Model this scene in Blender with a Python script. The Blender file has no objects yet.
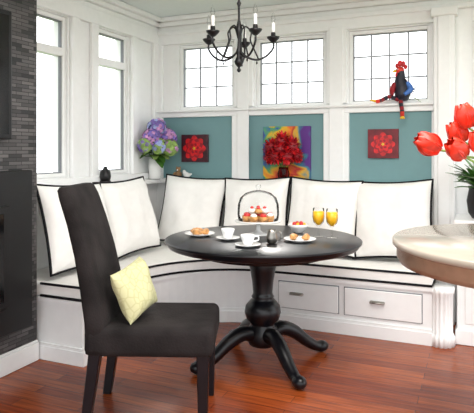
import bpy, bmesh, math, random
from mathutils import Vector, Matrix, noise
random.seed(7)
TH=math.radians(23.57); CT=math.cos(TH); SN=math.sin(TH)
# ---- floor-plan conversion: (right, forward) metres from the photographer's spot -> room axes
def fp(X,Y,z=0.0):
    dx=X+0.753; dy=Y-5.276
    return Vector((dx*CT-dy*SN, dx*SN+dy*CT, z))
# ---------------- materials
def nt(name):
    m=bpy.data.materials.new(name); m.use_nodes=True
    n=m.node_tree.nodes; l=m.node_tree.links
    return m,n,l,n['Principled BSDF']
def mat(name,col,rough=0.5,metal=0.0,var=0.0,scale=20,bump=0.0,bscale=60,spec=None,sheen=0,coat=0):
    m,n,l,b=nt(name)
    b.inputs['Base Color'].default_value=(*col,1); b.inputs['Roughness'].default_value=rough
    b.inputs['Metallic'].default_value=metal
    if spec is not None: b.inputs['Specular IOR Level'].default_value=spec
    if sheen: b.inputs['Sheen Weight'].default_value=sheen
    if coat: b.inputs['Coat Weight'].default_value=coat; b.inputs['Coat Roughness'].default_value=0.15
    tc=n.new('ShaderNodeTexCoord')
    nz=n.new('ShaderNodeTexNoise'); nz.inputs['Scale'].default_value=scale; l.new(tc.outputs['Object'],nz.inputs['Vector'])
    cr=n.new('ShaderNodeValToRGB')
    v=max(var,0.015)
    cr.color_ramp.elements[0].position=0.3; cr.color_ramp.elements[1].position=0.7
    cr.color_ramp.elements[0].color=(*[c*(1-v) for c in col],1)
    cr.color_ramp.elements[1].color=(*[min(1,c*(1+v)) for c in col],1)
    l.new(nz.outputs['Fac'],cr.inputs['Fac']); l.new(cr.outputs['Color'],b.inputs['Base Color'])
    if bump:
        n2=n.new('ShaderNodeTexNoise'); n2.inputs['Scale'].default_value=bscale; l.new(tc.outputs['Object'],n2.inputs['Vector'])
        bp=n.new('ShaderNodeBump'); bp.inputs['Strength'].default_value=bump; bp.inputs['Distance'].default_value=0.01
        l.new(n2.outputs['Fac'],bp.inputs['Height']); l.new(bp.outputs['Normal'],b.inputs['Normal'])
    return m
def glassmat(name,tint=(1,1,1),fac=0.12):
    m=bpy.data.materials.new(name); m.use_nodes=True
    n=m.node_tree.nodes; l=m.node_tree.links; n.clear()
    o=n.new('ShaderNodeOutputMaterial'); t=n.new('ShaderNodeBsdfTransparent'); t.inputs[0].default_value=(*tint,1)
    g=n.new('ShaderNodeBsdfGlossy'); g.inputs['Roughness'].default_value=0.03
    lw=n.new('ShaderNodeLayerWeight'); lw.inputs[0].default_value=fac*2
    mx=n.new('ShaderNodeMixShader'); l.new(lw.outputs['Fresnel'],mx.inputs[0]); l.new(t.outputs[0],mx.inputs[1]); l.new(g.outputs[0],mx.inputs[2]); l.new(mx.outputs[0],o.inputs[0])
    return m
WHITE=mat('white_paint',(0.87,0.875,0.87),0.35)
TEAL=mat('teal_paint',(0.16,0.30,0.315),0.6)
CEIL=mat('ceiling_paint',(0.76,0.82,0.82),0.7)
CLOTH=mat('white_canvas',(0.91,0.90,0.87),0.85,var=0.02,bump=0.35,bscale=11,sheen=0.1)
PIPE=mat('black_piping',(0.006,0.006,0.008),0.7,spec=0.2)
BLKWOOD=mat('black_satin_wood',(0.004,0.004,0.006),0.3,var=0.2,spec=0.35)
SUEDE=mat('charcoal_suede',(0.018,0.015,0.015),0.9,var=0.45,scale=7,bump=0.2,bscale=90,spec=0.2)
IRON=mat('black_iron',(0.010,0.010,0.012),0.4,metal=0.3)
CHROME=mat('brushed_nickel',(0.35,0.33,0.30),0.3,metal=1)
MUNTIN=mat('muntin_grey',(0.22,0.23,0.25),0.5)
PORC=mat('porcelain',(0.88,0.88,0.87),0.15)
GLASS=glassmat('clear_glass',(0.985,0.99,0.99),0.05)
PANE=glassmat('window_pane',(1,1,1),0.02)
REDGLASS=glassmat('ruby_glass',(0.75,0.25,0.25),0.1)
JUICE=mat('orange_juice',(0.95,0.50,0.02),0.3)
BREAD=mat('pastry_crust',(0.55,0.27,0.09),0.6,var=0.4,scale=40)
BERRY=mat('berry_red',(0.6,0.03,0.03),0.3)
RED=mat('petal_red',(0.62,0.010,0.015),0.5,var=0.3)
DRED=mat('petal_dark_red',(0.28,0.004,0.012),0.5)
ORED=mat('tulip_red',(0.72,0.030,0.012),0.4,var=0.35)
GREEN=mat('leaf_green',(0.06,0.17,0.025),0.45,var=0.4)
LGREEN=mat('pale_green',(0.28,0.42,0.11),0.5,var=0.3)
PURP=mat('hydrangea_purple',(0.22,0.15,0.48),0.6,var=0.3)
PINK=mat('hydrangea_pink',(0.52,0.26,0.50),0.6,var=0.3)
LBLUE=mat('hydrangea_blue',(0.32,0.38,0.66),0.6,var=0.3)
YEL=mat('paint_yellow',(0.80,0.48,0.03),0.5,var=0.3)
BLUEP=mat('paint_blue',(0.05,0.15,0.45),0.5,var=0.3)
NAVY=mat('paint_navy',(0.012,0.012,0.025),0.5)
BROWN=mat('brown_fur',(0.30,0.17,0.08),0.8,var=0.3)
STONECT=mat('island_top_stone',(0.42,0.37,0.31),0.15,var=0.08,scale=6)
APRON=mat('island_apron',(0.46,0.37,0.27),0.3,metal=0.3,var=0.1)
SCREEN=mat('black_glass',(0.004,0.004,0.005),0.12)
STEEL=mat('dark_steel',(0.010,0.010,0.011),0.4,metal=0.2)
def pillow_pattern():
    m,n,l,b=nt('leaf_print_fabric'); b.inputs['Roughness'].default_value=0.85
    tc=n.new('ShaderNodeTexCoord'); w=n.new('ShaderNodeTexVoronoi'); w.inputs['Scale'].default_value=26; w.feature='DISTANCE_TO_EDGE'
    l.new(tc.outputs['Object'],w.inputs['Vector'])
    cr=n.new('ShaderNodeValToRGB'); cr.color_ramp.elements[0].color=(0.46,0.45,0.24,1); cr.color_ramp.elements[1].color=(0.55,0.54,0.31,1)
    cr.color_ramp.elements[0].position=0.02; cr.color_ramp.elements[1].position=0.10
    l.new(w.outputs[0],cr.inputs[0]); l.new(cr.outputs[0],b.inputs['Base Color']); return m
LEAFPRINT=pillow_pattern()
def floor_mat():
    m,n,l,b=nt('cherry_hardwood')
    tc=n.new('ShaderNodeTexCoord')
    br=n.new('ShaderNodeTexBrick'); br.inputs['Scale'].default_value=1.0
    br.inputs['Brick Width'].default_value=0.95; br.inputs['Row Height'].default_value=0.085
    br.inputs['Mortar Size'].default_value=0.0012; br.offset=0.37
    br.inputs['Color1'].default_value=(0.36,0.080,0.018,1); br.inputs['Color2'].default_value=(0.20,0.034,0.009,1); br.inputs['Mortar'].default_value=(0.05,0.012,0.006,1)
    l.new(tc.outputs['Object'],br.inputs['Vector'])
    mp=n.new('ShaderNodeMapping'); mp.inputs['Scale'].default_value=(2.5,45,1); l.new(tc.outputs['Object'],mp.inputs['Vector'])
    nz=n.new('ShaderNodeTexNoise'); nz.inputs['Scale'].default_value=1.5; nz.inputs['Detail'].default_value=5; l.new(mp.outputs[0],nz.inputs['Vector'])
    cr=n.new('ShaderNodeValToRGB'); cr.color_ramp.elements[0].color=(0.55,0.5,0.5,1); cr.color_ramp.elements[1].color=(1.35,1.3,1.2,1)
    cr.color_ramp.elements[0].position=0.3; cr.color_ramp.elements[1].position=0.7
    l.new(nz.outputs['Fac'],cr.inputs[0])
    mx=n.new('ShaderNodeMix'); mx.data_type='RGBA'; mx.blend_type='MULTIPLY'; mx.inputs[0].default_value=1
    l.new(br.outputs['Color'],mx.inputs[6]); l.new(cr.outputs[0],mx.inputs[7]); l.new(mx.outputs[2],b.inputs['Base Color'])
    b.inputs['Roughness'].default_value=0.27; b.inputs['Specular IOR Level'].default_value=0.35
    return m
def stone_mat():
    m,n,l,b=nt('stacked_slate')
    tc=n.new('ShaderNodeTexCoord')
    sp=n.new('ShaderNodeSeparateXYZ'); l.new(tc.outputs['Object'],sp.inputs[0])
    ad=n.new('ShaderNodeMath'); ad.operation='ADD'; l.new(sp.outputs['X'],ad.inputs[0]); l.new(sp.outputs['Y'],ad.inputs[1])
    cb=n.new('ShaderNodeCombineXYZ'); l.new(ad.outputs[0],cb.inputs['X']); l.new(sp.outputs['Z'],cb.inputs['Y'])
    br=n.new('ShaderNodeTexBrick'); br.inputs['Scale'].default_value=1; br.inputs['Brick Width'].default_value=0.10; br.inputs['Row Height'].default_value=0.022
    br.inputs['Mortar Size'].default_value=0.002; br.offset=0.43
    br.inputs['Color1'].default_value=(0.13,0.12,0.12,1); br.inputs['Color2'].default_value=(0.012,0.012,0.013,1); br.inputs['Mortar'].default_value=(0.006,0.006,0.006,1)
    l.new(cb.outputs[0],br.inputs['Vector']); l.new(br.outputs['Color'],b.inputs['Base Color'])
    bp=n.new('ShaderNodeBump'); bp.inputs['Strength'].default_value=0.8; bp.inputs['Distance'].default_value=0.01; l.new(br.outputs['Color'],bp.inputs['Height']); l.new(bp.outputs[0],b.inputs['Normal'])
    b.inputs['Roughness'].default_value=0.45
    return m
def art_mat():
    m,n,l,b=nt('abstract_paint'); tc=n.new('ShaderNodeTexCoord')
    nz=n.new('ShaderNodeTexNoise'); nz.inputs['Scale'].default_value=5; nz.inputs['Detail'].default_value=4; nz.inputs['Distortion'].default_value=1.0; l.new(tc.outputs['Object'],nz.inputs['Vector'])
    sp=n.new('ShaderNodeSeparateXYZ'); l.new(tc.outputs['Object'],sp.inputs[0])
    a=n.new('ShaderNodeMath'); a.operation='MULTIPLY_ADD'; a.inputs[1].default_value=1.5; a.inputs[2].default_value=-1.72; l.new(sp.outputs['X'],a.inputs[0])
    c=n.new('ShaderNodeMath'); c.operation='MULTIPLY_ADD'; c.inputs[1].default_value=0.9; l.new(nz.outputs['Fac'],c.inputs[0]); l.new(a.outputs[0],c.inputs[2])
    cr=n.new('ShaderNodeValToRGB'); e=cr.color_ramp.elements
    e[0].position=0.32; e[0].color=(0.06,0.012,0.15,1); e[1].position=0.98; e[1].color=(0.10,0.02,0.22,1)
    for p,cc in ((0.40,(0.03,0.10,0.35,1)),(0.47,(0.10,0.35,0.10,1)),(0.52,(0.75,0.45,0.02,1)),(0.62,(0.80,0.18,0.02,1)),(0.72,(0.45,0.01,0.02,1)),(0.80,(0.7,0.4,0.03,1)),(0.88,(0.02,0.22,0.30,1))):
        x=e.new(p); x.color=cc
    l.new(c.outputs[0],cr.inputs[0]); l.new(cr.outputs[0],b.inputs['Base Color']); b.inputs['Roughness'].default_value=0.5; return m
def siding_mat():
    m,n,l,b=nt('house_siding'); tc=n.new('ShaderNodeTexCoord')
    w=n.new('ShaderNodeTexWave'); w.bands_direction='Z'; w.inputs['Scale'].default_value=1.6; l.new(tc.outputs['Object'],w.inputs['Vector'])
    cr=n.new('ShaderNodeValToRGB'); cr.color_ramp.elements[0].color=(0.55,0.52,0.47,1); cr.color_ramp.elements[1].color=(0.78,0.76,0.71,1)
    l.new(w.outputs[0],cr.inputs[0]); l.new(cr.outputs[0],b.inputs['Base Color']); return m

# ---------------- mesh builder
class MB:
    def __init__(s): s.v=[]; s.f=[]; s.m=[]; s.s=[]; s.mats=[]; s.M=Matrix.Identity(4)
    def mi(s,m):
        if m not in s.mats: s.mats.append(m)
        return s.mats.index(m)
    def raw(s,vs,fs,m,smooth=True,M=None):
        o=len(s.v); T=s.M@(M if M else Matrix.Identity(4))
        s.v+= [T@Vector(v) for v in vs]; k=s.mi(m)
        for f in fs: s.f.append([o+i for i in f]); s.m.append(k); s.s.append(smooth)
    def bm(s,b,m,smooth,M=None):
        b.verts.index_update(); s.raw([v.co.copy() for v in b.verts],[[v.index for v in f.verts] for f in b.faces],m,smooth,M); b.free()
    def box(s,lo,hi,m,bev=0.0,seg=2,M=None,smooth=None):
        lo=Vector(lo); hi=Vector(hi); b=bmesh.new(); bmesh.ops.create_cube(b,size=1)
        c=(lo+hi)/2; d=hi-lo
        for v in b.verts: v.co=Vector((v.co.x*d.x+c.x,v.co.y*d.y+c.y,v.co.z*d.z+c.z))
        if bev>0: bmesh.ops.bevel(b,geom=b.edges[:],offset=bev,segments=seg,affect='EDGES',profile=0.5)
        s.bm(b,m,(bev>0.012) if smooth is None else smooth,M)
    def lathe(s,prof,m,seg=32,loc=(0,0,0),M=None,smooth=True,flute=0,nf=0):
        vs=[];fs=[]
        for r,z in prof:
            for i in range(seg):
                a=2*math.pi*i/seg; rr=r*(1+flute*math.cos(nf*a)) if nf else r
                vs.append((loc[0]+rr*math.cos(a),loc[1]+rr*math.sin(a),loc[2]+z))
        for j in range(len(prof)-1):
            for i in range(seg):
                k=(i+1)%seg; fs.append([j*seg+i,j*seg+k,(j+1)*seg+k,(j+1)*seg+i])
        if prof[0][0]>1e-4: fs.append(list(range(seg))[::-1])
        if prof[-1][0]>1e-4: fs.append([(len(prof)-1)*seg+i for i in range(seg)])
        s.raw(vs,fs,m,smooth,M)
    def tube(s,pts,rad,m,seg=8,closed=False,M=None,flat=1.0):
        pts=[Vector(p) for p in pts]; n=len(pts)
        if not hasattr(rad,'__len__'): rad=[rad]*n
        vs=[];fs=[]; up=None
        for i,p in enumerate(pts):
            if closed: t=(pts[(i+1)%n]-pts[i-1])
            else: t=pts[min(i+1,n-1)]-pts[max(i-1,0)]
            if t.length<1e-9: t=Vector((0,0,1))
            t.normalize()
            if up is None:
                up=Vector((0,0,1)) if abs(t.z)<0.9 else Vector((1,0,0))
            up=(up-t*up.dot(t)); up.normalize(); sd=t.cross(up)
            for k in range(seg):
                a=2*math.pi*k/seg; vs.append(p+(sd*math.cos(a)+up*math.sin(a)*flat)*rad[i])
        for i in range(n if closed else n-1):
            j=(i+1)%n
            for k in range(seg):
                q=(k+1)%seg; fs.append([i*seg+k,i*seg+q,j*seg+q,j*seg+k])
        if not closed: fs.append(list(range(seg))[::-1]); fs.append([(n-1)*seg+k for k in range(seg)])
        s.raw(vs,fs,m,True,M)
    def ell(s,c,r,m,M=None,sub=2,rot=None):
        b=bmesh.new(); bmesh.ops.create_icosphere(b,subdivisions=sub,radius=1)
        R=rot if rot else Matrix.Identity(3)
        for v in b.verts: v.co=Vector(c)+R@Vector((v.co.x*r[0],v.co.y*r[1],v.co.z*r[2]))
        s.bm(b,m,True,M)
    def prism(s,poly,z0,z1,m,M=None,bev=0,smooth=False):
        b=bmesh.new(); vs=[b.verts.new((p[0],p[1],z0)) for p in poly]; f=b.faces.new(vs)
        r=bmesh.ops.extrude_face_region(b,geom=[f])
        for g in r['geom']:
            if isinstance(g,bmesh.types.BMVert): g.co.z=z1
        bmesh.ops.recalc_face_normals(b,faces=b.faces[:])
        if bev:
            es=[e for e in b.edges if abs(e.verts[0].co.z-e.verts[1].co.z)<1e-6]
            bmesh.ops.bevel(b,geom=es,offset=bev,segments=3,affect='EDGES',profile=0.5)
        s.bm(b,m,smooth,M)
    def petal(s,base,direc,L,W,m,cup=0.2,seg=4):
        d=Vector(direc).normalized(); side=d.cross(Vector((0,0,1)))
        if side.length<1e-3: side=Vector((1,0,0))
        side.normalize(); nrm=side.cross(d); base=Vector(base); vs=[];fs=[]
        for i in range(seg+1):
            t=i/seg; w=W*math.sin(math.pi*(0.12+0.83*t))**0.8; c=base+d*L*t+nrm*cup*L*(t*t)
            vs+= [c-side*w+nrm*w*0.3,c,c+side*w+nrm*w*0.3]
        for i in range(seg):
            a=3*i; fs+=[[a,a+1,a+4,a+3],[a+1,a+2,a+5,a+4]]
        s.raw(vs,fs,m,True)
    def done(s,name,loc=None,rotz=0,subsurf=0):
        me=bpy.data.meshes.new(name); me.from_pydata([tuple(v) for v in s.v],[],s.f)
        for m in s.mats: me.materials.append(m)
        for i,p in enumerate(me.polygons): p.material_index=s.m[i]; p.use_smooth=s.s[i]
        me.validate(); me.update()
        b=bmesh.new(); b.from_mesh(me); bmesh.ops.recalc_face_normals(b,faces=b.faces[:]); b.to_mesh(me); b.free()
        o=bpy.data.objects.new(name,me); bpy.context.collection.objects.link(o)
        if loc is not None: o.location=loc
        o.rotation_euler[2]=rotz
        if subsurf:
            q=o.modifiers.new('s','SUBSURF'); q.levels=subsurf; q.render_levels=subsurf
        return o
def smoothpts(ctrl,n=6):
    P=[Vector(c) for c in ctrl]; out=[]
    for i in range(len(P)-1):
        p0=P[max(i-1,0)];p1=P[i];p2=P[i+1];p3=P[min(i+2,len(P)-1)]
        for k in range(n):
            t=k/n; out.append(0.5*((2*p1)+(p2-p0)*t+(2*p0-5*p1+4*p2-p3)*t*t+(3*p1-p0-3*p2+p3)*t**3))
    out.append(P[-1]); return out
def lerpr(r,n=6):
    o=[]
    for i in range(len(r)-1):
        for k in range(n): o.append(r[i]+(r[i+1]-r[i])*k/n)
    o.append(r[-1]); return o

# ---------------- room shell
H=2.52; RX=4.6; RY=-5.2
b=MB(); b.box((-0.15,RY-1.5,-0.06),(RX+1,0.15,0),floor_mat()); b.done('floor')
b=MB(); b.box((-0.15,RY,H),(RX,0.15,H+0.06),CEIL); b.done('ceiling')
wins=[(0.236,0.795),(1.0,1.625),(1.812,2.447),(2.74,3.35)]
ZB,ZT=1.665,2.265
b=MB()
def back(x0,x1,z0,z1): b.box((x0,0,z0),(x1,0.14,z1),WHITE)
back(-0.14,2.74,0,ZB); back(2.74,3.35,0,1.0); back(3.35,RX,0,ZB); back(-0.14,RX,ZT,H)
e=[-0.14]+[v for w in wins[:3] for v in w]+[2.74]
for i in range(0,8,2): back(e[i],e[i+1],ZB,ZT)
back(3.35,RX,ZB,ZT)
b.done('wall_back')
lw=[(0.46,0.90),(1.24,1.74)]; LZ0,LZ1=1.10,2.28
b=MB()
def left(v0,v1,z0,z1): b.box((-0.14,-v1,z0),(0,-v0,z1),WHITE)
left(0,-RY,0,LZ0); left(0,-RY,LZ1,H); left(0,0.46,LZ0,LZ1); left(0.90,1.24,LZ0,LZ1); left(1.74,-RY,LZ0,LZ1)
b.done('wall_left')
for i,(a,c) in enumerate([(0.075,0.785),(0.92,1.61),(1.82,2.44)]):
    q=MB(); q.box((a-0.01,-0.006,1.04),(c+0.01,0.0,1.60),TEAL); q.done('wall_panel_%d'%(i+1))
q=MB(); 
def T(lo,hi,bev=0.004): q.box(lo,hi,WHITE,bev,1)
T((0.0,-0.035,1.04),(0.075,-0.0005,2.37))
T((0.785,-0.035,1.04),(0.92,-0.0005,1.60)); T((1.61,-0.035,1.04),(1.82,-0.0005,1.60))
T((0.81,-0.035,1.68),(0.985,-0.0005,2.30)); T((1.64,-0.035,1.68),(1.80,-0.0005,2.30))
T((0.84,-0.048,1.04),(0.95,-0.03,2.30)) ; T((1.66,-0.048,1.04),(1.775,-0.03,2.30))
T((0.0,-0.036,1.60),(2.48,-0.0005,1.645)); T((0.0,-0.07,1.643),(2.48,-0.0005,1.664),0.006)
T((0.0,-0.036,2.275),(2.48,-0.0005,2.37)); T((0,-0.055,2.36),(2.9,-0.0005,2.40),0.006)
q.done('trim_1')
q=MB(); # crown
for lo,hi in (((0.0,-0.03,2.40),(RX,-0.0005,2.44)),((0.0,-0.06,2.44),(RX,-0.0005,2.48)),((0.0,-0.10,2.48),(RX,-0.0005,2.519))): q.box(lo,hi,WHITE,0.008,2)
for lo,hi in (((0.0005,RY,2.40),(0.03,0,2.44)),((0.0005,RY,2.44),(0.06,0,2.48)),((0.0005,RY,2.48),(0.10,0,2.519))): q.box(lo,hi,WHITE,0.008,2)
q.done('trim_2')
q=MB(); # left wall trim
for v0,v1 in ((0.02,0.10),(0.36,0.445),(0.915,1.0),(1.14,1.225),(1.755,1.82)):
    q.box((0.0005,-v1,1.04),(0.035,-v0,2.30),WHITE,0.005,1)
q.box((0.0005,-1.82,2.285),(0.04,0,2.40),WHITE,0.005,1); q.box((0.0005,-1.82,1.04),(0.05,0,1.095),WHITE,0.005,1)
q.done('trim_3')
q=MB(); q.box((0.0005,-0.12,1.0),(2.47,-0.0005,1.04),WHITE,0.008,2); q.box((0.0005,-1.82,1.0),(0.12,-0.12,1.04),WHITE,0.008,2); q.done('window_ledge')
q=MB(); q.box((2.47,-0.09,0.0),(2.62,-0.0005,2.37),WHITE,0.006,1); q.box((2.50,-0.105,0.5),(2.59,-0.085,2.30),WHITE,0.006,1); q.box((2.45,-0.11,2.30),(2.64,-0.0005,2.37),WHITE,0.01,2); q.done('trim_4')
# windows
def window(name,org,ax,w,z0,z1,nx,nz,transom=None,outn=Vector((0,1,0))):
    q=MB(); ax=Vector(ax); 
    def B(a0,a1,c0,c1,d0,d1,m,bev=0.003):
        p=[org+ax*a+outn*d for a in (a0,a1) for d in (d0,d1)]
        lo=(min(v.x for v in p),min(v.y for v in p),c0); hi=(max(v.x for v in p),max(v.y for v in p),c1)
        q.box(lo,hi,m,bev,1)
    e=0.001; F=0.03
    B(e,F,z0+e,z1-e,0.02,0.10,WHITE);B(w-F,w-e,z0+e,z1-e,0.02,0.10,WHITE);B(F,w-F,z0+e,z0+F,0.02,0.10,WHITE);B(F,w-F,z1-F,z1-e,0.02,0.10,WHITE)
    for s0,s1,c0,c1 in ((F,F+0.008,z0+F,z1-F),(w-F-0.008,w-F,z0+F,z1-F),(F,w-F,z0+F,z0+F+0.008),(F,w-F,z1-F-0.008,z1-F)): B(s0,s1,c0,c1,0.035,0.06,MUNTIN,0)
    for i in range(1,nx): x=F+(w-2*F)*i/nx; B(x-0.005,x+0.005,z0+F,z1-F,0.045,0.06,MUNTIN,0)
    for i in range(1,nz): z=z0+F+(z1-z0-2*F)*i/nz; B(F,w-F,z-0.005,z+0.005,0.046,0.059,MUNTIN,0)
    if transom: B(F,w-F,transom-0.03,transom+0.03,0.02,0.09,WHITE)
    B(F,w-F,z0+F,z1-F,0.062,0.066,PANE,0)
    q.done(name)
for i,(a,c) in enumerate(wins[:3]): window('window_%d'%(i+1),Vector((a,0,0)),(1,0,0),c-a,ZB,ZT,(3,4,4)[i],3)
window('window_4',Vector((2.74,0,0)),(1,0,0),0.61,1.0,ZT,2,4)
for i,(a,c) in enumerate(lw): window('window_%d'%(i+5),Vector((0,-a,0)),(0,-1,0),c-a,LZ0,LZ1,1,1,2.02,Vector((-1,0,0)))

# ---------------- bench
def path(d,x1=2.5,yend=-1.82,n=18):
    p=[(x1,-0.6-d)]
    for i in range(n+1):
        a=math.pi/2+ (math.pi/2)*i/n; R=0.75-d
        p.append((1.35+R*math.cos(a),-1.35+R*math.sin(a)))
    p.append((0.6+d,yend)); return p
q=MB()
def bpoly(d,x1=2.5,ye=-1.82): return [(0.002,-0.002),(x1,-0.002)]+path(d,x1,ye)+[(0.002,ye)]
q.prism(bpoly(0),0.001,0.385,WHITE); q.prism(bpoly(0.022,2.5,-1.835),0.001,0.085,WHITE); q.prism(bpoly(0.014,2.5,-1.83),0.085,0.105,WHITE)
q.prism(bpoly(0.02,2.5,-1.835),0.36,0.388,WHITE)
for a,c in ((1.42,1.875),(1.91,2.44)):
    z0,z1=0.135,0.335
    q.box((a,-0.604,z0),(c,-0.601,z1),MUNTIN); q.box((a+0.006,-0.618,z0+0.006),(c-0.006,-0.602,z1-0.006),WHITE,0.004,1)  # grey sheet behind each drawer front paints the shadow gap around it
    m=(a+c)/2-0.08 if a<1.8 else (a+c)/2-0.03
    q.tube([(m-0.045,-0.62,0.25),(m-0.045,-0.64,0.25),(m-0.02,-0.648,0.252),(m+0.02,-0.648,0.252),(m+0.045,-0.64,0.25),(m+0.045,-0.62,0.25)],0.007,CHROME)
    q.box((m-0.05,-0.64,0.25),(m+0.05,-0.618,0.262),CHROME,0.004,1)
q.lathe([(0.085,0.001),(0.085,0.06),(0.078,0.075),(0.07,0.085),(0.07,0.34),(0.078,0.35),(0.082,0.388),(0.0,0.388)],WHITE,96,(2.555,-0.555,0),flute=0.045,nf=16)
q.done('corner_bench')
# seat cushion
q=MB(); poly=bpoly(0.02,2.5,-1.83); poly=[(max(x,0.004),min(y,-0.004)) for x,y in poly]
q.prism(poly,0.389,0.48,CLOTH,bev=0.018,smooth=False)
for z in (0.398,0.472):
    pp=[(x,y,z) for x,y in path(0.023,2.5,-1.833)]
    q.tube([(2.5,-0.15,z)]+pp+[(0.29,-1.833,z)],0.008,PIPE)
q.done('seat_cushion')
# pillows
def pillow(name,w,h,t,M,mcloth=CLOTH,mp=PIPE,n=28,seed=0):
    q=MB(); q.M=M
    def out(s,u):
        x=w/2*s*(1-0.07*(1-u*u)*abs(s)); y=h/2*u*(1-0.07*(1-s*s)*abs(u)); return x,y
    for sg in (1,-1):
        vs=[];fs=[]
        for i in range(n+1):
            for j in range(n+1):
                s=math.sin((i/n-0.5)*math.pi); u=math.sin((j/n-0.5)*math.pi); x,y=out(s,u)
                k=((1-s**4)*(1-u**4))**0.62
                nz=noise.noise(Vector((x*6+seed*3.1,y*6,sg*2+seed)))*0.026*k + noise.noise(Vector((x*16,y*5+seed,sg)))*0.014*k
                ang=math.atan2(abs(u)-1.05,abs(s)-1.05); nz+=0.005*math.sin(ang*14+seed)*k*abs(s*u)*2
                vs.append((x,y,sg*(t/2*k+nz)))
        for i in range(n):
            for j in range(n): a=i*(n+1)+j; fs.append([a,a+1,a+n+2,a+n+1])
        q.raw(vs,fs,mcloth)
    if mp:
        ring=[]
        N=14
        def o2(s,u):
            x,y=out(s,u); return (x*1.012,y*1.012,0)
        for i in range(N): ring.append(o2(-1+2*i/N,-1))
        for i in range(N): ring.append(o2(1,-1+2*i/N))
        for i in range(N): ring.append(o2(1-2*i/N,1))
        for i in range(N): ring.append(o2(-1,1-2*i/N))
        q.tube(ring,0.0095,mp,8,closed=True)
    return q.done(name)
def PM(c,yaw,tilt,roll=0):
    return Matrix.Translation(c)@Matrix.Rotation(yaw,4,'Z')@Matrix.Rotation(math.radians(90-tilt),4,'X')@Matrix.Rotation(math.radians(roll),4,'Z')
R=math.radians
zc=0.79
pil=[((0.53,-0.30),R(4),16,-3,0.58),((1.11,-0.295),0,15,2,0.57),((1.67,-0.295),R(-2),15,-2,0.57),((2.20,-0.30),R(-3),15,3,0.57)]
for i,(c,yaw,ti,ro,w) in enumerate(pil): pillow('throw_pillow',w,0.575,0.20,PM((c[0],c[1],zc),yaw,ti,ro),seed=i)
for i,(c,yaw,ro) in enumerate([((0.30,-0.90),R(86),2),((0.30,-1.50),R(86),-2)]): pillow('throw_pillow',0.59,0.575,0.20,PM((c[0],c[1],zc),yaw,16,ro),seed=i+7)

# ---------------- fireplace
q=MB(); q.box((0.001,RY+0.5,0.0),(0.27,-1.845,H-0.001),stone_mat()); q.done('fireplace_chimney')
q=MB(); x0=0.271
q.box((x0,-3.2,0.24),(0.32,-1.93,1.18),STEEL,0.006,1)
q.box((0.315,-3.0,0.40),(0.335,-2.12,0.98),STEEL,0.004,1); q.box((0.33,-2.95,0.44),(0.338,-2.17,0.94),SCREEN)
q.done('fireplace_surround')
q=MB(); q.box((x0,-3.2,1.36),(0.32,-2.09,2.1),STEEL,0.01,2); q.box((0.318,-3.17,1.39),(0.323,-2.12,2.07),SCREEN); q.done('television')
q=MB(); q.box((0.271,RY+0.5,0.001),(0.292,-1.846,0.11),WHITE,0.004,1); q.box((0.271,RY+0.5,0.11),(0.284,-1.846,0.125),WHITE,0.004,1); q.done('baseboard_left')

# ---------------- table
Tc=fp(0.158,3.43)
q=MB()
q.lathe([(0,0.715),(0.555,0.715),(0.575,0.722),(0.583,0.735),(0.583,0.742),(0.595,0.748),(0.597,0.757),(0.590,0.762),(0,0.762)],BLKWOOD,96)
q.lathe([(0.0,0.67),(0.40,0.67),(0.40,0.714),(0,0.714)],BLKWOOD,64)
q.lathe([(0,0.10),(0.05,0.10),(0.085,0.115),(0.095,0.15),(0.09,0.21),(0.075,0.235),(0.075,0.245),(0.10,0.27),(0.112,0.31),(0.105,0.35),(0.075,0.385),(0.062,0.395),(0.07,0.405),(0.062,0.418),(0.060,0.43),(0.066,0.50),(0.076,0.56),(0.085,0.60),(0.08,0.625),(0.092,0.635),(0.092,0.65),(0.20,0.66),(0.20,0.672),(0,0.672)],BLKWOOD,40)
for k in range(4):
    M=Matrix.Rotation(TH+R(-65+90*k),4,'Z')
    c=smoothpts([(0.05,0,0.17),(0.13,0,0.195),(0.22,0,0.16),(0.31,0,0.09),(0.38,0,0.048),(0.43,0,0.04)])
    q.tube(c,lerpr([0.045,0.045,0.042,0.036,0.032,0.034]),BLKWOOD,12,M=M)
    q.ell((0.425,0,0.038),(0.05,0.04,0.037),BLKWOOD,M)
q.done('pedestal_table',Tc)

# ---------------- chair (local +x = front)
def chair(loc,rot):
    q=MB(); W=0.47
    q.box((-0.30,-W/2,0.345),(0.30,W/2,0.485),SUEDE,0.035,4)
    secs=[(-0.245,0.36,0.115,W),(-0.25,0.50,0.115,W),(-0.275,0.65,0.105,W),(-0.305,0.80,0.095,W-0.005),(-0.345,0.95,0.085,W-0.01),(-0.385,1.07,0.08,W-0.015),(-0.40,1.11,0.07,W-0.03),(-0.405,1.125,0.045,W-0.06)]
    vs=[];fs=[];N=24
    for cx,z,t,w in secs:
        for i in range(N):
            a=2*math.pi*i/N; ca,sa=math.cos(a),math.sin(a)
            vs.append((cx+t/2*math.copysign(abs(ca)**0.5,ca),w/2*math.copysign(abs(sa)**0.28,sa),z+0.0))
    for j in range(len(secs)-1):
        for i in range(N): k=(i+1)%N; fs.append([j*N+i,j*N+k,(j+1)*N+k,(j+1)*N+i])
    fs.append(list(range(N))[::-1]); fs.append([(len(secs)-1)*N+i for i in range(N)])
    q.raw(vs,fs,SUEDE)
    def leg(x,y,dx,zt=0.36):
        b=bmesh.new(); bmesh.ops.create_cube(b,size=1)
        for v in b.verts:
            top=v.co.z>0; s=0.056 if top else 0.042
            v.co=Vector((x+(0 if top else dx)+v.co.x*s,y+v.co.y*s,zt if top else 0.001))
        bmesh.ops.bevel(b,geom=b.edges[:],offset=0.004,segments=1,affect='EDGES'); q.bm(b,BLKWOOD,False)
    for y in (-W/2+0.04,W/2-0.04): leg(0.25,y,0.0); leg(-0.25,y,-0.05)
    return q.done('dining_chair',loc,rot)
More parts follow.
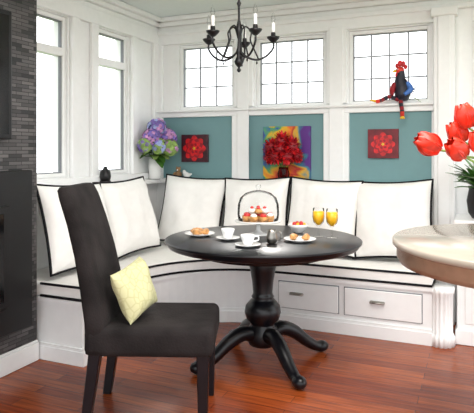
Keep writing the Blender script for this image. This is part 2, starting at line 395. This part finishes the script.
CR=TH+R(-2)
Cc=fp(-0.40,2.79); chair(Cc,CR)
Mch=Matrix.Translation(Cc)@Matrix.Rotation(CR,4,'Z')
pillow('accent_pillow',0.28,0.25,0.10,Mch@Matrix.Translation((-0.095,-0.06,0.622))@Matrix.Rotation(R(70),4,'Z')@Matrix.Rotation(R(90-20),4,'X')@Matrix.Rotation(R(9),4,'Z'),LEAFPRINT,None,seed=3)

# ---------------- island (right foreground)
ic=fp(1.26,2.30)
q=MB(); q.lathe([(0,0.82),(0.57,0.82),(0.575,0.835),(0.582,0.84),(0.582,0.885),(0.59,0.89)],APRON,96)
q.lathe([(0,0.889),(0.592,0.889),(0.60,0.896),(0.60,0.914),(0.594,0.92),(0,0.92)],STONECT,96)
q.lathe([(0,0.001),(0.26,0.001),(0.26,0.04),(0.20,0.07),(0.12,0.12),(0.10,0.3),(0.10,0.7),(0.16,0.80),(0.25,0.821),(0,0.821)],APRON,48)
q.done('round_island_table',ic)
# tulips
q=MB(); vb=fp(1.16,2.40)
q.lathe([(0,0.921),(0.045,0.921),(0.055,0.95),(0.05,1.05),(0.045,1.10),(0.06,1.14),(0.056,1.14),(0.041,1.10),(0.045,1.05),(0.05,0.95),(0.0,0.93)],GLASS,32,(vb.x,vb.y,0))
def tulip(tip,direc,sz):
    tip=Vector(tip); d=Vector(direc).normalized()
    s0=Vector((vb.x,vb.y,0.96)); s1=Vector((vb.x,vb.y,1.14)).lerp(tip,0.12)
    base=tip-d*sz*0.5
    q.tube(smoothpts([s0,s1,s1.lerp(base,0.6)+Vector((0,0,0.03)),base]),0.005,LGREEN,6)
    a=d.orthogonal().normalized(); c=d.cross(a)
    for ring in range(2):
        for k in range(3):
            an=2*math.pi*k/3+ring*math.pi/3; o=a*math.cos(an)+c*math.sin(an); tg=d.cross(o)
            vs=[];fs=[];n=10
            for i in range(n+1):
                t=i/n; prof=math.sin(math.pi*min(1,(0.06+t*0.74)))**0.7*sz*(0.42 if ring==0 else 0.37); ww=sz*0.46*math.sin(math.pi*(0.12+0.86*t))**0.7
                for j in range(-3,4):
                    ph=j/3; vs.append(base+d*(sz*t*(1.1-0.06*ph*ph))+o*(prof*(1-0.42*ph*ph))+tg*ww*ph)
            for i in range(n):
                for j in range(6): aa=i*7+j; fs.append([aa,aa+1,aa+8,aa+7])
            q.raw(vs,fs,ORED)
for X,Y,Z,d,sz in ((0.83,2.42,1.325,(-0.8,0,0.45),0.105),(0.925,2.35,1.30,(-0.4,-0.2,0.35),0.095),(1.00,2.45,1.445,(-0.3,0,1),0.10),(0.985,2.5,1.375,(-0.5,0,0.8),0.095),(1.1,2.4,1.43,(0,0,1),0.10),(1.02,2.35,1.33,(-0.3,-0.2,0.7),0.095),(1.2,2.45,1.38,(0.4,0,1),0.1)):
    dd=fp(d[0],d[1])-fp(0,0); dd.z=d[2]
    tulip(fp(X,Y,Z),dd,sz)
for k in range(16):
    a=fp(random.uniform(-1,0.4),random.uniform(-.6,.6))-fp(0,0); a.z=random.uniform(0.6,1.6)
    q.petal((vb.x,vb.y,1.10),a,random.uniform(0.18,0.30),0.024,random.choice([GREEN,LGREEN]),-0.3,8)
q.done('tulip_bouquet')
# low cabinet right + plant
q=MB(); q.box((2.65,-0.50,0.001),(3.9,-0.11,0.80),WHITE,0.004,1); q.box((2.64,-0.52,0.001),(3.9,-0.11,0.10),WHITE,0.004,1); q.box((2.63,-0.52,0.80),(3.9,-0.11,0.83),WHITE,0.006,1)
q.box((2.70,-0.508,0.14),(3.15,-0.50,0.76),WHITE,0.004,1); q.done('side_cabinet')
q=MB(); pc=(2.80,-0.33,0)
q.lathe([(0,0.831),(0.06,0.831),(0.085,0.87),(0.095,0.95),(0.08,1.03),(0.085,1.05),(0.07,1.05),(0.0,1.02)],STEEL,32,pc)
for k in range(60):
    a=random.uniform(0,6.28); el=random.uniform(0.2,1.4)
    q.petal((pc[0]+0.03*math.cos(a),pc[1]+0.03*math.sin(a),1.02+random.uniform(0,0.08)),(math.cos(a)*math.cos(el),math.sin(a)*math.cos(el),math.sin(el)),random.uniform(0.12,0.22),0.03,GREEN,-0.25,5)
q.done('potted_plant')

# ---------------- flowers on ledge
def cluster(q,c,r,mats,n,ps,pointed=False):
    c=Vector(c)
    q.ell(c,(r*0.75,)*3,mats[0],sub=1)
    for i in range(n):
        z=1-2*(i+0.5)/n; a=i*2.39996; d=Vector((math.sqrt(1-z*z)*math.cos(a),math.sqrt(1-z*z)*math.sin(a),z))
        if pointed: q.petal(c+d*r*0.35,d+Vector((random.uniform(-.2,.2),)*3),r*0.75,ps,random.choice(mats),random.uniform(-0.3,0.3),3)
        else:
            t=d.orthogonal().normalized(); u=d.cross(t); p=c+d*r*random.uniform(0.85,1.05); m=random.choice(mats); ph=random.uniform(0,6)
            for k in range(4):
                an=ph+k*math.pi/2; e1=t*math.cos(an)+u*math.sin(an); e2=t*math.cos(an+0.8)+u*math.sin(an+0.8); e3=t*math.cos(an-0.8)+u*math.sin(an-0.8)
                q.raw([p,p+e3*ps*0.7+d*ps*.2,p+e1*ps+d*ps*0.1,p+e2*ps*0.7+d*ps*.2],[[0,1,2,3]],m,False)
q=MB(); vc=(0.115,-0.22,0); zl=1.041
q.lathe([(0,0),(0.042,0),(0.052,0.01),(0.058,0.10),(0.060,0.18),(0.055,0.18),(0.052,0.10),(0.045,0.012),(0,0.012)],PORC,32,(vc[0],vc[1],zl))
heads=[(-0.02,-0.0,1.44,0.085,[LBLUE,PURP]),(0.02,-0.12,1.40,0.085,[PURP,PINK]),(0.10,0.02,1.41,0.08,[PINK,PURP]),(0.03,-0.05,1.50,0.08,[LBLUE,PINK,PURP]),(0.08,-0.10,1.33,0.07,[LGREEN,LBLUE]),(0.16,-0.04,1.32,0.07,[LGREEN,LGREEN,PINK]),(0.05,0.09,1.34,0.06,[LGREEN]),(0.0,-0.2,1.34,0.06,[LGREEN,PURP])]
for dx,dy,z,r,ms in heads:
    cx=vc[0]+dx+0.02; cy=vc[1]+dy
    q.tube(smoothpts([(vc[0],vc[1],zl+0.02),(vc[0]+dx*0.15,vc[1]+dy*0.15,zl+0.17),(cx,cy,z-r*0.5)],4),0.004,GREEN,5)
    cluster(q,(cx,cy,z),r,ms,90,0.022)
for k in range(34):
    a=random.uniform(0,6.28); el=random.uniform(-0.35,0.5)
    q.petal((vc[0]+0.03*math.cos(a),vc[1]+0.03*math.sin(a),1.24+random.uniform(-0.01,0.1)),(math.cos(a)*math.cos(el),math.sin(a)*math.cos(el),math.sin(el)),random.uniform(0.07,0.14) if math.cos(a)<0.2 or math.sin(a)>.3 else 0.18,0.038,random.choice([GREEN,GREEN,LGREEN]),-0.2,4)
q.done('hydrangea_vase')
q=MB(); rc=(1.285,-0.09,0)
q.lathe([(0,0),(0.03,0),(0.045,0.02),(0.052,0.06),(0.04,0.10),(0.042,0.115),(0.038,0.115),(0.035,0.10),(0.045,0.06),(0.04,0.025),(0,0.012)],REDGLASS,28,(rc[0],rc[1],zl))
for dx,dy,z,r in ((0,0,1.37,0.085),(-0.09,-0.01,1.32,0.08),(0.09,-0.01,1.33,0.08),(-0.04,-0.05,1.25,0.075),(0.06,-0.05,1.25,0.075),(-0.11,0,1.24,0.06),(0.13,0,1.25,0.06),(0.0,-0.06,1.31,0.07)):
    q.tube([(rc[0],rc[1],zl+0.03),(rc[0]+dx*0.2,rc[1]+dy*0.2,zl+0.11),(rc[0]+dx,rc[1]+dy-0.035,z)],0.003,GREEN,5)
    cluster(q,(rc[0]+dx,rc[1]+dy-0.035,z),r,[DRED,RED,RED],60,0.015,True)
q.done('red_dahlia_vase')
q=MB(); lc=(0.08,-0.90,zl)
q.lathe([(0,0),(0.042,0),(0.045,0.014),(0.04,0.018),(0,0.018)],STEEL,24,lc)
q.lathe([(0.038,0.018),(0.045,0.05),(0.04,0.09),(0.018,0.11),(0.014,0.125),(0.0,0.13)],STEEL,24,lc); q.tube([(lc[0]+0.016*math.cos(t/8*math.pi),lc[1],lc[2]+0.125+0.03*math.sin(t/8*math.pi)) for t in range(9)],0.003,IRON,5)
q.done('tealight_lantern')
q=MB(); g=(0.27,-0.07,zl)
q.ell((g[0],g[1],g[2]+0.035),(0.033,0.028,0.036),BROWN); q.ell((g[0],g[1]-0.004,g[2]+0.082),(0.024,0.022,0.023),BROWN)
for s in (-1,1):
    q.ell((g[0]+s*0.018,g[1],g[2]+0.103),(0.008,0.005,0.008),BROWN,sub=1)
    q.tube([(g[0]+s*0.022,g[1]-0.01,g[2]+0.055),(g[0]+s*0.036,g[1]-0.02,g[2]+0.04),(g[0]+s*0.03,g[1]-0.032,g[2]+0.03)],[0.011,0.010,0.009],BROWN,8)
    q.tube([(g[0]+s*0.015,g[1]-0.01,g[2]+0.015),(g[0]+s*0.026,g[1]-0.035,g[2]+0.012),(g[0]+s*0.028,g[1]-0.045,g[2]+0.018)],[0.013,0.012,0.012],BROWN,8)
q.ell((g[0],g[1]-0.025,g[2]+0.077),(0.010,0.009,0.008),CLOTH,sub=1); q.ell((g[0],g[1]-0.033,g[2]+0.08),(0.003,)*3,PIPE,sub=1)
q.done('teddy_bear_figurine')
# small white bird figurine
q=MB(); g=(0.36,-0.075,zl)
q.tube(smoothpts([(g[0]+0.05,g[1],g[2]+0.045),(g[0]+0.025,g[1],g[2]+0.035),(g[0],g[1],g[2]+0.032),(g[0]-0.022,g[1],g[2]+0.05),(g[0]-0.03,g[1],g[2]+0.066),(g[0]-0.045,g[1],g[2]+0.064)]),lerpr([0.004,0.016,0.028,0.02,0.014,0.002]),PORC,12)
q.lathe([(0,0),(0.02,0),(0.018,0.008),(0.008,0.014),(0.008,0.02)],PORC,16,g)
q.done('bird_figurine')

# ---------------- paintings
def flower_art(name,x0,x1,z0,z1,bg,cx,cz,r,seed=1):
    random.seed(seed); q=MB(); yb=-0.007; yf=-0.032
    q.box((x0,yf,z0),(x1,yb,z1),bg,0.002,1); y=yf-0.0006
    X=x0+(x1-x0)*cx; Z=z0+(z1-z0)*cz
    for ring,(rr,n,m) in enumerate(((1.0,8,RED),(0.80,8,DRED),(0.66,7,RED),(0.42,6,DRED),(0.30,6,RED),(0.14,5,YEL))):
        for k in range(n):
            a=2*math.pi*k/n+ring*0.4; y-=0.00012
            L=r*rr; w=L*0.30
            pts=[(0,0),(L*.35,w*.8),(L*.7,w),(L*.93,w*.5),(L,0),(L*.93,-w*.5),(L*.7,-w),(L*.35,-w*.8)]
            vs=[]
            for u,v in pts:
                px=X+u*math.cos(a)-v*math.sin(a); pz=Z+u*math.sin(a)+v*math.cos(a)
                vs.append((min(max(px,x0),x1),y,min(max(pz,z0),z1)))
            q.raw(vs,[list(range(8))],m,False)
    return q.done(name)
flower_art('flower_painting',0.278,0.548,1.19,1.44,mat('painting_maroon_ground',(0.05,0.006,0.015),0.5,var=0.5,scale=12),0.5,0.5,0.118)
flower_art('flower_painting',1.972,2.208,1.235,1.465,mat('painting_crimson_ground',(0.16,0.004,0.012),0.5,var=0.5,scale=12),0.5,0.48,0.095,4)
q=MB(); q.box((1.08,-0.032,1.042),(1.50,-0.007,1.50),art_mat(),0.002,1)
q.done('abstract_painting')

# ---------------- rooster doll on sill
q=MB(); rx=2.235; ry=-0.045; rz=1.665
tor=smoothpts([(rx+0.01,ry,rz+0.015),(rx+0.005,ry,rz+0.06),(rx,ry,rz+0.12),(rx-0.01,ry-0.005,rz+0.17),(rx-0.005,ry-0.008,rz+0.22),(rx-0.012,ry-0.012,rz+0.255),(rx-0.015,ry-0.014,rz+0.275)])
q.tube(tor,lerpr([0.036,0.060,0.058,0.044,0.030,0.030,0.014]),NAVY,14)
q.ell((rx-0.012,ry-0.015,rz+0.25),(0.033,0.028,0.032),ORED)
q.tube([(rx-0.04,ry-0.02,rz+0.25),(rx-0.06,ry-0.024,rz+0.243),(rx-0.075,ry-0.026,rz+0.235)],[0.013,0.008,0.001],YEL,8)
for dx,dz,r in ((-0.035,0.288,0.014),(-0.012,0.304,0.019),(0.012,0.298,0.018),(0.03,0.275,0.014)): q.ell((rx+dx,ry-0.014,rz+dz),(r,0.007,r*1.4),RED,sub=2)
q.ell((rx-0.038,ry-0.02,rz+0.215),(0.010,0.007,0.019),RED)
for s in(-1,1): q.ell((rx-0.026,ry-0.014+s*0.024,rz+0.258),(0.006,0.004,0.006),PORC,sub=1); q.ell((rx-0.027,ry-0.014+s*0.028,rz+0.258),(0.003,0.002,0.003),PIPE,sub=1)
for k,m in enumerate((LGREEN,BLUEP,RED,YEL,NAVY)):
    for j in range(4):
        a=j*math.pi/2+k*0.6; q.petal((rx-0.005,ry-0.01,rz+0.215),(math.cos(a),math.sin(a)*0.5,-1.2),0.07,0.016,m,0.1,3)
for k,m in enumerate((NAVY,BLUEP,NAVY,DRED,NAVY,LGREEN)):
    q.petal((rx+0.04,ry,rz+0.05),(1,0.1*(k-3),1.6-0.35*k),0.12,0.016,m,-0.35,6)
for s in (-1,1):
    c=smoothpts([(rx-0.005+s*0.043,ry-0.012,rz+0.15),(rx+s*0.068,ry-0.03,rz+0.10),(rx-0.02+s*0.045,ry-0.055,rz+0.06)])
    q.tube(c,lerpr([0.022,0.023,0.013]),DRED if s<0 else BLUEP,10)
def leg(pts,foot):
    P=smoothpts(pts,5); n=len(P)
    for i in range(n-1):
        q.tube([P[i],P[i+1]],[0.016,0.016],(DRED,NAVY)[(i//2)%2] if i<n-5 else ORED,8)
    for k in (-1,0,1): q.tube([P[-1],(P[-1].x+foot[0]+k*0.014,P[-1].y-0.012+foot[1],P[-1].z+foot[2])],[0.011,0.006],YEL,6)
leg([(rx-0.02,ry-0.02,rz+0.02),(rx-0.09,ry-0.03,rz+0.05),(rx-0.15,ry-0.035,rz+0.022),(rx-0.19,ry-0.04,rz+0.016)],(-0.03,0,0.01))
leg([(rx+0.0,ry-0.025,rz+0.02),(rx+0.0,ry-0.06,rz+0.0),(rx+0.01,ry-0.07,rz-0.06),(rx+0.012,ry-0.067,rz-0.11)],(0.005,-0.02,-0.015))
q.done('rooster_doll')

# ---------------- chandelier
cc=fp(0.012,3.40)
q=MB()
DZ=-0.03
q.M=Matrix.Translation((0,0,DZ))
q.lathe([(0,1.80),(0.008,1.805),(0.014,1.815),(0.006,1.83),(0.02,1.845),(0.03,1.865),(0.02,1.885),(0.012,1.90),(0.02,1.925),(0.012,1.95),(0.008,2.0),(0.016,2.03),(0.024,2.06),(0.014,2.09),(0.007,2.12),(0.007,2.20),(0.014,2.22),(0.005,2.24),(0.005,2.25)],IRON,20)
q.tube([(0,0,2.24),(0,0,2.52)],0.004,IRON,6)
for k in range(10):
    z=2.26+k*0.027; M=Matrix.Translation((0,0,z))@Matrix.Rotation(k%2*math.pi/2,4,'Z')
    q.tube([(0.009*math.cos(t/10*6.283),0,0.017*math.sin(t/10*6.283)) for t in range(10)],0.0025,IRON,5,closed=True,M=M)
q.lathe([(0,2.51),(0.03,2.515),(0.055,2.53),(0.06,2.549),(0,2.549)],IRON,24)
for k in range(5):
    M=Matrix.Rotation(TH+R(72*k+8),4,'Z') 
    q.tube(smoothpts([(0.01,0,1.93),(0.05,0,1.895),(0.11,0,1.88),(0.17,0,1.905),(0.212,0,1.955),(0.212,0,2.0)],7),0.0065,IRON,8,M=M)
    q.tube(smoothpts([(0.01,0,2.05),(0.04,0,2.08),(0.075,0,2.05),(0.07,0,2.0),(0.09,0,1.95),(0.12,0,1.885)],7),0.005,IRON,6,M=M)
    q.lathe([(0,1.985),(0.014,1.99),(0.036,2.012),(0.040,2.022),(0.016,2.015),(0.014,2.045),(0.012,2.05),(0,2.05)],IRON,20,(0.212,0,0),M=M)
    q.lathe([(0,2.03),(0.010,2.03),(0.010,2.11),(0,2.11)],PORC,14,(0.212,0,0),M=M)
    q.lathe([(0,2.11),(0.007,2.112),(0.013,2.13),(0.009,2.15),(0.002,2.175),(0,2.176)],GLASS,14,(0.212,0,0),M=M)
    q.ell((0.11,0,1.862),(0.006,0.006,0.012),IRON,M,sub=1)
q.done('chandelier',Vector((cc.x,cc.y,0)))

# ---------------- tabletop things
zt=0.7625
c=fp(0.135,3.55)
q=MB()
q.lathe([(0,0),(0.07,0),(0.072,0.006),(0.03,0.016),(0.014,0.03),(0.012,0.06),(0.02,0.075),(0.06,0.082),(0.145,0.085),(0.15,0.092),(0.145,0.093),(0,0.092)],PORC,48)
q.lathe([(0.128,0.094),(0.132,0.13),(0.13,0.19),(0.115,0.235),(0.08,0.265),(0.04,0.278),(0.012,0.282),(0.008,0.292),(0.016,0.302),(0.015,0.315),(0.0,0.322)],GLASS,48)
for k in range(9):
    a=6.283*k/8; r=0.078 if k<8 else 0
    x,y=r*math.cos(a),r*math.sin(a)
    q.lathe([(0,0.093),(0.022,0.093),(0.03,0.115),(0.026,0.122),(0,0.123)],BREAD,14,(x,y,0),flute=0.05,nf=7)
    q.ell((x,y,0.128),(0.022,0.022,0.013),BERRY if k%3 else CLOTH,sub=2)
for k in range(4):
    a=6.283*k/4+.4; x,y=0.04*math.cos(a),0.04*math.sin(a); q.ell((x,y,0.152),(0.026,0.024,0.017),BREAD if k%2 else CLOTH); q.ell((x,y,0.172),(0.012,0.012,0.010),BERRY)
q.done('cake_stand',Vector((c.x,c.y,zt)))
def goblet(X,Y,name='juice_goblet'):
    c=fp(X,Y); q=MB()
    q.lathe([(0,0.002),(0.034,0.002),(0.006,0.008),(0.004,0.02),(0.004,0.062),(0.012,0.07),(0.032,0.092),(0.037,0.125),(0.034,0.178)],GLASS,28)
    q.lathe([(0,0.072),(0.010,0.074),(0.029,0.096),(0.0345,0.125),(0.033,0.158),(0,0.158)],JUICE,28)
    q.done(name,Vector((c.x,c.y,zt)))
goblet(0.505,3.47); goblet(0.58,3.42)
def cup(X,Y,ang):
    c=fp(X,Y); q=MB()
    q.lathe([(0,0),(0.035,0),(0.04,0.004),(0.072,0.013),(0.072,0.016),(0.038,0.008),(0,0.008)],PORC,36)
    q.lathe([(0,0.009),(0.022,0.009),(0.026,0.014),(0.037,0.045),(0.041,0.066),(0.039,0.066),(0.034,0.045),(0.02,0.02),(0,0.02)],PORC,36)
    q.lathe([(0,0.052),(0.035,0.052)],BROWN,24)
    q.tube(smoothpts([(0.037,0,0.056),(0.058,0,0.055),(0.058,0,0.036),(0.032,0,0.030)],5),0.004,PORC,8,M=Matrix.Rotation(ang,4,'Z'))
    q.done('coffee_cup',Vector((c.x,c.y,zt)))
cup(-0.055,3.36,2.5); cup(0.06,3.12,0.4)
def plate(X,Y,n,name):
    c=fp(X,Y); q=MB()
    q.lathe([(0,0),(0.055,0),(0.06,0.004),(0.095,0.015),(0.095,0.018),(0.055,0.008),(0,0.008)],PORC,40)
    for k in range(n):
        a=6.283*k/n+0.5; M=Matrix.Translation((0.03*math.cos(a),0.03*math.sin(a),0.026))@Matrix.Rotation(a+1.2,4,'Z')
        pts=[(0.042*math.sin(t),0.03*(1-math.cos(t))-0.01,0) for t in [(-1.3+2.6*i/10) for i in range(11)]]
        q.tube(pts,[0.004+0.015*math.sin(math.pi*i/10)*(1+0.12*(i%2)) for i in range(11)],BREAD,10,M=M)
    q.done(name,Vector((c.x,c.y,zt)))
plate(-0.235,3.52,3,'croissant_plate'); plate(0.37,3.30,2,'croissant_plate')
c=fp(0.40,3.66); q=MB()
q.lathe([(0,0),(0.03,0),(0.034,0.006),(0.06,0.035),(0.068,0.055),(0.065,0.055),(0.056,0.036),(0.03,0.012),(0,0.012)],PORC,36)
for k in range(9):
    a=k*2.4; r=0.012*math.sqrt(k)*1.1; q.ell((r*math.cos(a),r*math.sin(a),0.05+0.008*(k%2)),(0.014,)*3,BERRY if k%2 else JUICE)
q.done('fruit_bowl',Vector((c.x,c.y,zt)))
c=fp(0.20,3.22); q=MB()
q.lathe([(0,0),(0.02,0),(0.028,0.01),(0.033,0.035),(0.026,0.06),(0.03,0.078),(0.028,0.078),(0.024,0.06),(0.03,0.035),(0.024,0.012),(0,0.01)],CHROME,28)
q.tube(smoothpts([(0.026,0,0.068),(0.055,0,0.066),(0.052,0,0.03),(0.03,0,0.022)],5),0.003,CHROME,6)
q.done('creamer_jug',Vector((c.x,c.y,zt)))

# ---------------- outdoors
q=MB(); q.box((-6,-8,-1.5),(-5.4,1.5,3.2),siding_mat()); q.prism([(-6.6,-8.2),(-4.9,-8.2),(-4.9,1.8),(-6.6,1.8)],3.2,3.35,MUNTIN)
for y in (-5,-2.2): q.box((-5.4,y,0.8),(-5.34,y+1,2.2),MUNTIN)
q.done('neighbor_house')
q=MB()
for k in range(60):
    q.ell((random.uniform(-3.6,-2.7),random.uniform(-4,2.0),random.uniform(-0.6,0.7)),(random.uniform(.2,.4),)*3,random.choice([GREEN,LGREEN]),sub=2)
for k in range(30):
    q.ell((random.uniform(2.5,4.5),random.uniform(2.2,3),random.uniform(0,1.3)),(random.uniform(.2,.4),)*3,random.choice([GREEN,LGREEN]),sub=2)
q.done('garden_hedge')
b=MB(); b.box((-20,-20,-1.6),(20,20,-1.5),mat('lawn',(0.12,0.2,0.05),0.9,var=0.3)); b.done('ground_outside')

# ---------------- light
w=bpy.data.worlds.new('World'); bpy.context.scene.world=w; w.use_nodes=True
w.node_tree.nodes['Background'].inputs[0].default_value=(0.95,0.98,1.0,1); w.node_tree.nodes['Background'].inputs[1].default_value=2.7
def light(name,kind,loc,rot,e,**k):
    d=bpy.data.lights.new(name,kind); d.energy=e
    for a,v in k.items(): setattr(d,a,v)
    o=bpy.data.objects.new(name,d); bpy.context.collection.objects.link(o); o.location=loc; o.rotation_euler=rot; return o
light('sun','SUN',(0,0,5),(R(-48),R(-28),0),3.5,angle=R(6),color=(1,0.96,0.9))
light('interior_fill_light','AREA',(2.4,-2.6,2.5),(0,0,0),75,size=1.4,color=(1,0.97,0.93))  # added area light under the ceiling to brighten the room, not a fixture
cam=bpy.data.cameras.new('camera'); co=bpy.data.objects.new('camera',cam); bpy.context.collection.objects.link(co)
p=fp(0,0,1.30); co.location=p; co.rotation_euler=(R(90),0,TH)
cam.sensor_width=36; cam.lens=36*560/474; cam.shift_y=-(206.5-150)/474; cam.clip_start=0.05
bpy.context.scene.camera=co
try:
    bpy.context.scene.view_settings.view_transform='Standard'
except Exception: pass
